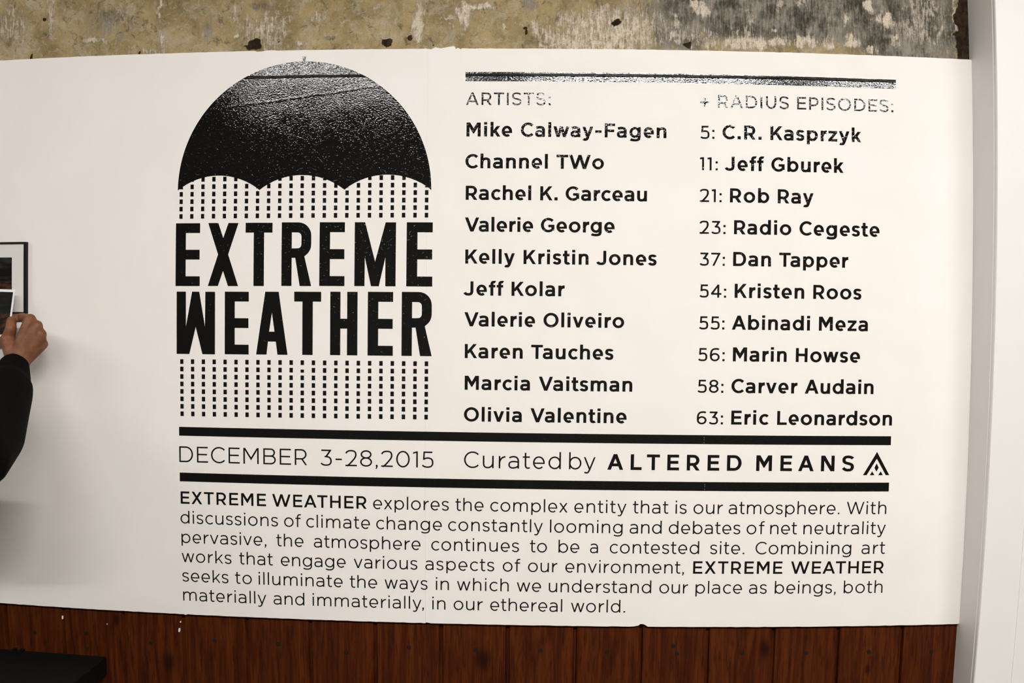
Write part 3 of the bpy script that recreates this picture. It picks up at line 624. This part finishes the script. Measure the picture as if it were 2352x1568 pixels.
CAP = {'B': .0294, 'N': .0271, 'M': .0265, 'L': .0343, 'X': .0332, 'D': .0270, 'K': .0266}
for kind, v, words in LINES:
    st = [set_word(t, wt, CAP[wt], a, b, v)[0] for t, wt, a, b in words]
    if kind in ('date_line', 'credit_line'):     # widely spaced words, each a part
        for w, (t, wt, a, b) in zip(st, words):
            if wt != 'X': decal(kind.replace('line', 'word'), w); continue
            run = []; edge = None                # the widely spaced capitals one by one
            for k in sorted(w, key=lambda s: min(p[0] for q in s for p in q)):
                lo, hi = min(p[0] for q in k for p in q), max(p[0] for q in k for p in q)
                if run and lo > edge + .004: decal('credit_letter', run); run = []; edge = hi
                run.append(k); edge = hi if len(run) == 1 else max(edge, hi)
            decal('credit_letter', run)
    else: decal(kind, sum(st, []))
# rules, with the pinholes of a joint through the two lower ones
def rule(u0, u1, v0, v1, cut=None):
    st = [_rect(u0, v0, cut if cut else u1, v1)]
    if cut:
        g = .0004; st = [_rect(u0, v0, cut - g / 2, v1), _rect(cut + g / 2, v0, u1, v1)]
        h = (v1 - v0) / 9
        st.append([q for k in range(9) if k not in (1, 4, 6) for q in _rect(cut - g, v0 + k * h, cut + g, v0 + (k + 1) * h)])
    decal('rule_bar', st)
rule(-.1438, .7656, 2.0732, 2.0930); rule(-.7545, .7650, 1.3196, 1.3387, .3642); rule(-.7543, .7643, 1.2204, 1.2395, .3680)

# umbrella
DC, DV, DR = -.4855, 1.8447, .2734
TIPS = [(-.7584, 1.8448), (-.5785, 1.8447), (-.3958, 1.8452), (-.2126, 1.8458)]
def scallop(i, n=16):
    (a, va), (b, vb) = TIPS[i], TIPS[i + 1]; h = .0312; w = b - a; r = (w * w / 4 + h * h) / (2 * h); s0 = math.asin(w / 2 / r)
    return [((a + b) / 2 + r * math.sin(t), (va + vb) / 2 + h - r + r * math.cos(t)) for t in [-s0 + 2 * s0 * k / n for k in range(n + 1)]]
def edge_v(u):
    for i in range(3):
        if TIPS[i][0] <= u <= TIPS[i + 1][0]:
            s = scallop(i, 40); return min(s, key=lambda p: abs(p[0] - u))[1]
    return DV
dome = [(DC - DR * math.cos(a) * .9985, DV + DR * math.sin(a)) for a in [math.pi * k / 72 for k in range(73)]]
low = scallop(0) + scallop(1)[1:] + scallop(2)[1:]
umb = decal('umbrella_emblem', [[dome + low[::-1][1:-1]], _rect(-.4897, DV + DR - .002, -.4836, 2.1290), _rect(-.4905, 2.1245, -.4828, 2.1290)])
# rain: one mark for every dotted line
for k in range(23):
    u = -.7507 + (-.2220 + .7507) * k / 22; hw = .00365; st = []
    dv = .0034 * k / 22
    for r in range(6):
        v1 = 1.8312 + dv * .9 + .01585 * (r - 2) if False else 1.7842 + dv * .85 + .01575 * r
        v2 = v1 + .0100; top = edge_v(u) + .0015
        if v1 < top: st.append(_rect(u - hw, v1, u + hw, min(v2, top)))
    decal('rain_streak', st)
for k in range(23):
    u = -.7474 + (-.2192 + .7474) * k / 22; dv = .0029 * k / 22
    decal('rain_streak', [_rect(u - .0037, (1.3621 + dv * .8) + .01602 * r, u + .0037, 1.3621 + dv * .8 + .01602 * r + .0100 - (.0035 if (k == 11 and r == 6) else 0)) for r in range(8)])

# big condensed title; outlines measured in the letters' own units (height 443)
def arcs(cx, cy, rx, ry, a0, a1, n=8): return _arc(cx, cy, rx, ry, a0, a1, n)
def big(ch, w):
    h = 443.0; s = 70.0; t = 69.0
    if ch == 'E': return [[(0, 0), (w, 0), (w, t), (s, t), (s, 187), (w - 2, 187), (w - 2, 256), (s, 256), (s, h - t), (w, h - t), (w, h), (0, h)]]
    if ch == 'T': return [[(w / 2 - 36, 0), (w / 2 + 36, 0), (w / 2 + 36, h - t), (w, h - t), (w, h), (0, h), (0, h - t), (w / 2 - 36, h - t)]]
    if ch == 'X': return [[(0, 0), (70, 0), (w / 2, 106), (w - 70, 0), (w, 0), (w / 2 + 35, 222), (w, h), (w - 70, h), (w / 2, 337), (70, h), (0, h), (w / 2 - 35, 222)]]
    if ch == 'H': return [[(0, 0), (71, 0), (71, 186), (w - 72, 186), (w - 72, 0), (w, 0), (w, h), (w - 72, h), (w - 72, 255), (71, 255), (71, h), (0, h)]]
    if ch == 'M':
        m = w / 2; return [[(0, 0), (71, 0), (72, 200), (m - 27, 0), (m + 27, 0), (w - 72, 200), (w - 71, 0), (w, 0), (w, h), (w - 72, h), (m, 170), (72, h), (0, h)]]
    if ch == 'W':
        m = w / 2; return [[(0, 0), (90, 0), (m, 193), (w - 88, 0), (w, 0), (w, h), (w - 68, h), (w - 70, 196), (m + 24, h), (m - 26, h), (66, 196), (65, h), (0, h)]]
    if ch == 'A':
        m = w / 2; return ring_poly([(0, 0), (73, 0), (83, 92), (138, 92), (150, 0), (w, 0), (m + 47, h), (m - 47, h)], [(91, 162), (129, 162), (m, 296)])
    if ch == 'R':
        o = [(0, 0), (71, 0), (71, 196), (96, 196), (128, 0), (w, 0), (159, 206)] + arcs(w - 82, 290, 80, 88, -50, 0, 6) + arcs(w - 90, h - 92, 88, 92, 0, 90, 8) + [(0, h)]
        return ring_poly(o, [(71, 262), (103, 262)] + arcs(112, 290, 26, 28, -90, 0, 4)[1:] + arcs(112, h - 98, 26, 28, 0, 90, 4) + [(71, h - 70)])
def title(word, spans, v0, v1):
    st = []
    for ch, (a, b), lo, hi in zip(word, spans, v0, v1):
        w = {'E': 168, 'X': 210, 'T': 187, 'R': 208, 'M': 287, 'W': 270, 'A': 220, 'H': 190}[ch]
        st.append([[(a + (b - a) * x / w, lo + (hi - lo) * y / 443.0) for x, y in poly] for poly in big(ch, w)])
    decal('title_word', st)
title('EXTREME', [(-.7616, -.7078), (-.6898, -.6233), (-.6077, -.5493), (-.5293, -.4650), (-.4478, -.3940), (-.3729, -.2857), (-.2631, -.2085)],
      [1.6407, 1.6411, 1.6416, 1.6421, 1.6426, 1.6428, 1.6430], [1.7747, 1.7750, 1.7754, 1.7762, 1.7766, 1.7767, 1.7770])
title('WEATHER', [(-.7589, -.6737), (-.6521, -.5997), (-.5834, -.5153), (-.5012, -.4434), (-.4238, -.3657), (-.3439, -.2904), (-.2721, -.2083)],
      [1.4956, 1.4962, 1.4966, 1.4969, 1.4972, 1.4973, 1.4975], [1.6288, 1.6293, 1.6297, 1.6302, 1.6307, 1.6311, 1.6315])
# triangle mark at the end of the credit line
A0, B0 = (.7355, 1.3053), 1.2554
decal('triangle_logo', [[[(.7063, B0), (.7143, B0), (.7355, 1.2906), (.7355, 1.3053)]], [[(.7355, 1.3053), (.7355, 1.2906), (.7563, B0), (.7642, B0)]],
      [[(.7355, 1.2628), (.7402, 1.2716), (.7355, 1.2806), (.7309, 1.2716)]], [[(.7214, B0), (.7316, B0), (.7262, 1.2638)]], [[(.7396, B0), (.7501, B0), (.7448, 1.2638)]]])

# ------------------------------------------------------------------ small framed picture, left
fx0, fx1, fz0, fz1, fy = -1.405, -1.1033, 1.5826, 1.7392, -.0095
fr = thing('picture_frame', 'thin black picture frame with a white mat, hanging left of the umbrella behind the hand', 'frame', ((fx0 + fx1) / 2, 0, fz0))
bm = bmesh.new(); prism(bm, [(fx0, fz0), (fx1, fz0), (fx1, fz1), (fx0, fz1)], fy, -.0001, [[(fx0 + .005, fz0 + .0035), (fx0 + .005, fz1 - .0035), (fx1 - .005, fz1 - .0035), (fx1 - .005, fz0 + .0035)]]); keep(obj('frame_rail', bm, FRAMEM), fr)
boxm('mat_board', (fx0 + .0025, -.0062, fz0 + .0025), (fx1 - .003, -.003, fz1 - .0025), MATM, fr)
boxm('photograph', (fx0 + .035, -.0068, fz0 + .030), (-1.1388, -.0060, 1.7057), m_print('framed_photograph', 1.653, 1.7057, (.022, .022, .020)), fr)

# print held in the hand
pr = thing('photo_print', 'unframed photo print with white border held up in front of the black frame', 'print', (-1.255, -.04, 1.53))
TRc, BRc, TLc, BLc = Vector((-1.1148, -.030, 1.6343)), Vector((-1.1181, -.0480, 1.5330)), Vector((-1.3928, -.030, 1.6400)), Vector((-1.3903, -.048, 1.5253))
def sheet(name, a0, a1, b0, b1, off, mat, th=.0004):
    bm = bmesh.new(); nx, nz = 12, 6; nrm = (TRc - TLc).cross(TRc - BRc).normalized(); nrm = nrm if nrm.y < 0 else -nrm
    def P(i, j, o):
        s = a0 + (a1 - a0) * i / nx; t = b0 + (b1 - b0) * j / nz
        p = (TLc * (1 - s) + TRc * s) * (1 - t) + (BLc * (1 - s) + BRc * s) * t
        return p + nrm * (o + .006 * math.sin(math.pi * s) * 1.0)
    F = [[bm.verts.new(P(i, j, off)) for j in range(nz + 1)] for i in range(nx + 1)]; K = [[bm.verts.new(P(i, j, off - th)) for j in range(nz + 1)] for i in range(nx + 1)]
    for i in range(nx):
        for j in range(nz):
            bm.faces.new((F[i][j], F[i + 1][j], F[i + 1][j + 1], F[i][j + 1])); bm.faces.new((K[i][j], K[i][j + 1], K[i + 1][j + 1], K[i + 1][j]))
    for i in range(nx):
        for j, k in ((0, 1), (nz, -1)): bm.faces.new((F[i][j], K[i][j], K[i + 1][j], F[i + 1][j]))
    for j in range(nz):
        for i in (0, nx): bm.faces.new((F[i][j], F[i][j + 1], K[i][j + 1], K[i][j]))
    bmesh.ops.recalc_face_normals(bm, faces=bm.faces)
    return keep(obj(name, bm, mat, smooth=False), pr)
sheet('paper', 0, 1, 0, 1, 0, PAPER)
sheet('picture', .018, .985, .055, .955, .0004, m_print('printed_photograph', 1.5840, 1.63, (.010, .010, .010)), .0003)

# ------------------------------------------------------------------ black shelf board, bottom left
sh = thing('wall_shelf', 'matte black shelf board sticking out of the brown wainscot below the hand', 'shelf', (-1.5, 0, .775))
bm = bmesh.new(); box(bm, (-2.3, -.21, .7740), (-.9443, PLY - .0018, .8172), .0018); keep(obj('shelf_board', bm, BLACKWOOD), sh)
for x in (-1.168, -1.148):
    bm = bmesh.new(); box(bm, (x - .004, -.010, .8172), (x + .004, PLY - .0018, .8225), .001); keep(obj('clip', bm, BLACKWOOD), sh)
for x in (-2.1, -1.3):
    bm = bmesh.new(); prism(bm, [(0, 0), (.015, 0), (.015, .12), (0, .12)], 0, .001); bm.free()
    bm = bmesh.new(); box(bm, (x, -.18, .766), (x + .03, PLY - .0018, .774)); box(bm, (x, -.0005, .62), (x + .03, PLY - .0018, .774)); keep(obj('bracket', bm, BLACKWOOD), sh)

# ------------------------------------------------------------------ the person hanging the pictures
def capsule(bm, a, b, ra, rb, seg=14):
    a, b = Vector(a), Vector(b); d = b - a; L = d.length
    if L < 1e-6: d = Vector((0, 0, 1))
    q = d.to_track_quat('Z', 'Y').to_matrix()
    rings = []
    for k in range(5): t = -math.pi / 2 + math.pi / 2 * k / 4; rings.append((ra * math.sin(t), ra * math.cos(t)))
    for k in range(5): t = math.pi / 2 * k / 4; rings.append((L + rb * math.sin(t), rb * math.cos(t)))
    R = []
    for h, r in rings:
        if r < 1e-6: R.append([bm.verts.new(a + q @ Vector((0, 0, h)))])
        else: R.append([bm.verts.new(a + q @ Vector((r * math.cos(2 * math.pi * i / seg), r * math.sin(2 * math.pi * i / seg), h))) for i in range(seg)])
    for u, v in zip(R, R[1:]):
        for i in range(seg):
            j = (i + 1) % seg
            if len(u) == 1: bm.faces.new((u[0], v[j], v[i]))
            elif len(v) == 1: bm.faces.new((u[i], u[j], v[0]))
            else: bm.faces.new((u[i], u[j], v[j], v[i]))
def ball(bm, c, r, s=(1, 1, 1)): bmesh.ops.create_uvsphere(bm, u_segments=20, v_segments=14, radius=r, matrix=Matrix.Translation(c) @ Matrix.Diagonal((*s, 1)))
def fuse(name, bm, mat, parent, voxel, smooth=4):
    """all the limbs in bm become one skin"""
    me = bpy.data.meshes.new(name); bm.to_mesh(me); bm.free()
    o = bpy.data.objects.new(name, me); COL.objects.link(o)
    r = o.modifiers.new('skin', 'REMESH'); r.mode = 'VOXEL'; r.voxel_size = voxel
    s = o.modifiers.new('soft', 'SMOOTH'); s.factor = .5; s.iterations = smooth
    dg = bpy.context.evaluated_depsgraph_get(); ev = o.evaluated_get(dg)
    new = bpy.data.meshes.new_from_object(ev); bpy.data.objects.remove(o)
    for p in new.polygons: p.use_smooth = True
    new.name = name; new.materials.clear(); return keep(link(name, new, mat), parent)
per = thing('person', 'person in black long sleeve top holding a photo print up to the wall', 'person', (-1.50, -.46, 0))
XM = -1.254                                    # the print's middle: the far hand mirrors the near one
MIR = lambda p: (2 * XM - p[0], p[1], p[2])
HAND = dict(wrist=(-1.0619, -.105, 1.4797), k1=(-1.0449, -.085, 1.5698), k2=(-1.0256, -.092, 1.5564), k3=(-1.0193, -.088, 1.5392), k4=(-1.0217, -.078, 1.5189),
            tm=(-1.0956, -.088, 1.5277), ti=(-1.0873, -.088, 1.5505), tt=(-1.0948, -.075, 1.5668), i1=(-1.0777, -.062, 1.5742), i2=(-1.0996, -.054, 1.5723),
            m1=(-1.0641, -.050, 1.5604), m2=(-1.0870, -.040, 1.5405), r1=(-1.0592, -.045, 1.5399), r2=(-1.0778, -.045, 1.5248), p1=(-1.0553, -.045, 1.5176), p2=(-1.0727, -.050, 1.5064))
ARM = [((-1.0612, -.120, 1.4698), .032), ((-1.0523, -.14, 1.4463), .037), ((-1.0493, -.17, 1.4259), .055), ((-1.0278, -.26, 1.3513), .069), ((-1.0025, -.33, 1.3218), .062), ((-1.14, -.40, 1.37), .066), ((-1.29, -.45, 1.405), .075)]
def hand(bm, f):
    h = {k: f(v) for k, v in HAND.items()}
    for k, ra, rb in (('k1', .021, .0130), ('k2', .021, .0132), ('k3', .020, .0128), ('k4', .020, .0122)): capsule(bm, h['wrist'], h[k], ra, rb)
    capsule(bm, h['k1'], h['k2'], .0105, .0105); capsule(bm, h['k2'], h['k3'], .0105, .0105); capsule(bm, h['k3'], h['k4'], .0105, .010)
    capsule(bm, h['wrist'], h['tm'], .022, .0155); capsule(bm, h['tm'], h['ti'], .0142, .0120); capsule(bm, h['ti'], h['tt'], .0118, .0106)
    for a, b, c, r in (('k1', 'i1', 'i2', .0104), ('k2', 'm1', 'm2', .0100), ('k3', 'r1', 'r2', .0096), ('k4', 'p1', 'p2', .0086)):
        capsule(bm, h[a], h[b], r * 1.12, r); capsule(bm, h[b], h[c], r, r * .86)
    capsule(bm, h['wrist'], f(ARM[2][0]), .025, .03)
def body():
    bm = bmesh.new(); I = lambda p: p
    for f in (I, MIR):
        hand(bm, f); a = [(f(p), r) for p, r in ARM]
        for (p, r), (q, s) in zip(a[2:], a[3:]): capsule(bm, p, q, r * .72, s * .72)
    cx, cy = -1.50, -.48
    for f in (I, lambda p: (2 * cx - p[0], p[1], p[2])):
        capsule(bm, (cx + .09, cy, .92), (cx + .11, cy + .01, .50), .085, .055); capsule(bm, (cx + .11, cy + .01, .50), (cx + .12, cy - .02, .09), .052, .036) if f is I else (capsule(bm, (cx - .09, cy, .92), (cx - .11, cy + .01, .50), .085, .055), capsule(bm, (cx - .11, cy + .01, .50), (cx - .12, cy - .02, .09), .052, .036))
        s = 1 if f is I else -1
        capsule(bm, (cx + s * .12, cy - .03, .05), (cx + s * .13, cy + .15, .035), .04, .032)
    capsule(bm, (cx - .06, cy, .95), (cx + .06, cy, .95), .11, .11); capsule(bm, (cx, cy, .98), (cx, cy + .01, 1.18), .105, .10)
    capsule(bm, (cx - .08, cy + .01, 1.26), (cx + .08, cy + .01, 1.26), .092, .092); capsule(bm, (cx - .17, cy + .02, 1.40), (cx + .17, cy + .02, 1.40), .062, .062)
    capsule(bm, (cx, cy + .02, 1.42), (cx, cy + .04, 1.54), .058, .054)
    ball(bm, (cx, cy + .05, 1.635), .098, (.80, 1.0, 1.18)); ball(bm, (cx, cy + .085, 1.575), .05, (1, 1, .9))
    capsule(bm, (cx, cy + .145, 1.645), (cx, cy + .162, 1.608), .009, .013)
    for s in (-1, 1): ball(bm, (cx + s * .079, cy + .04, 1.63), .03, (.35, .7, 1.1)); capsule(bm, (cx + s * .012, cy + .140, 1.664), (cx + s * .05, cy + .130, 1.664), .008, .007)
    capsule(bm, (cx - .018, cy + .136, 1.572), (cx + .018, cy + .136, 1.572), .007, .007)
    return fuse('body', bm, SKIN, per, .0026, 5)
body()
def jacket():
    bm = bmesh.new(); cx, cy = -1.50, -.48
    for f in (lambda p: p, MIR):
        a = [(f(p), r) for p, r in ARM]
        for (p, r), (q, s) in zip(a, a[1:]): capsule(bm, p, q, r, s, 20)
    capsule(bm, (cx - .065, cy, .90), (cx + .065, cy, .90), .150, .150, 24); capsule(bm, (cx, cy, .92), (cx, cy, 1.12), .138, .128, 24); capsule(bm, (cx, cy, 1.12), (cx, cy + .01, 1.36), .128, .118, 24)
    for k in (-1, 1):
        capsule(bm, (cx + k * .06, cy, .93), (cx + k * .055, cy, 1.10), .125, .112, 24); capsule(bm, (cx + k * .055, cy, 1.10), (cx + k * .085, cy + .01, 1.28), .112, .118, 24)
        capsule(bm, (cx + k * .085, cy + .01, 1.28), (cx + k * .125, cy + .02, 1.385), .116, .085, 24)
    capsule(bm, (cx - .18, cy + .02, 1.395), (cx + .18, cy + .02, 1.395), .074, .074, 24); capsule(bm, (cx - .10, cy + .02, 1.425), (cx + .10, cy + .02, 1.425), .062, .062, 24)
    capsule(bm, (cx, cy + .02, 1.42), (cx, cy + .03, 1.475), .075, .066)
    return fuse('long_sleeve_top', bm, JACKET, per, .0045, 4)
jacket()
def trousers():
    bm = bmesh.new(); cx, cy = -1.50, -.48
    capsule(bm, (cx - .065, cy, .92), (cx + .065, cy, .90), .134, .134)
    for s in (-1, 1): capsule(bm, (cx + s * .085, cy, .90), (cx + s * .11, cy + .01, .50), .115, .085); capsule(bm, (cx + s * .11, cy + .01, .5), (cx + s * .12, cy - .02, .11), .085, .07)
    return fuse('trousers', bm, TROUSER, per, .008, 4)
trousers()
for s in (-1, 1):
    bm = bmesh.new(); x = -1.50 + s * .12; capsule(bm, (x, -.51, .055), (x + s * .01, -.33, .042), .052, .042); fuse('shoe', bm, SHOE, per, .006, 2)
bm = bmesh.new(); ball(bm, (-1.50, -.446, 1.652), .112, (.82, .98, 1.12)); bmesh.ops.delete(bm, geom=[v for v in bm.verts if v.co.y > -.37 and v.co.z < 1.70 or v.co.z < 1.56], context='VERTS'); keep(obj('hair', bm, HAIR, smooth=True), per)
for s in (-1, 1):
    bm = bmesh.new(); ball(bm, (-1.50 + s * .03, -.355, 1.648), .011); keep(obj('eye', bm, PAPER, smooth=True), per)

# ------------------------------------------------------------------ ceiling lamps
def lamp(x, y, z, L, e, label):
    t = NT('lamp_tube_%d' % int(e * 10)); em = t.n('ShaderNodeEmission'); em.inputs[0].default_value = (*LAMP_COLOUR, 1); em.inputs[1].default_value = e
    t.t.links.new(em.outputs[0], t.t.nodes['Material Output'].inputs[0])
    r = thing('ceiling_lamp', label, 'lamp', (x, y, z), 'suspended ceiling lamps')
    boxm('housing', (x - L / 2 - .02, y - .045, z + .02), (x + L / 2 + .02, y + .045, z + .075), METAL, r, .004)
    boxm('diffuser', (x - L / 2, y - .03, z), (x + L / 2, y + .03, z + .0195), t.m, r)
    for s in (-1, 1):
        bm = bmesh.new(); bmesh.ops.create_cone(bm, cap_ends=True, segments=8, radius1=.004, radius2=.004, depth=3.3 - z - .075, matrix=Matrix.Translation((x + s * L * .4, y, (3.3 + z + .075) / 2))); keep(obj('suspension_rod', bm, METAL), r)
for (x, y, z, L, e), lb in zip(LAMPS, ('suspended lamp over the left of the panel', 'suspended lamp over the middle of the panel', 'suspended lamp over the right, past the pillar', 'suspended lamp far left near the wall')):
    lamp(x, y, z, L, e, lb)
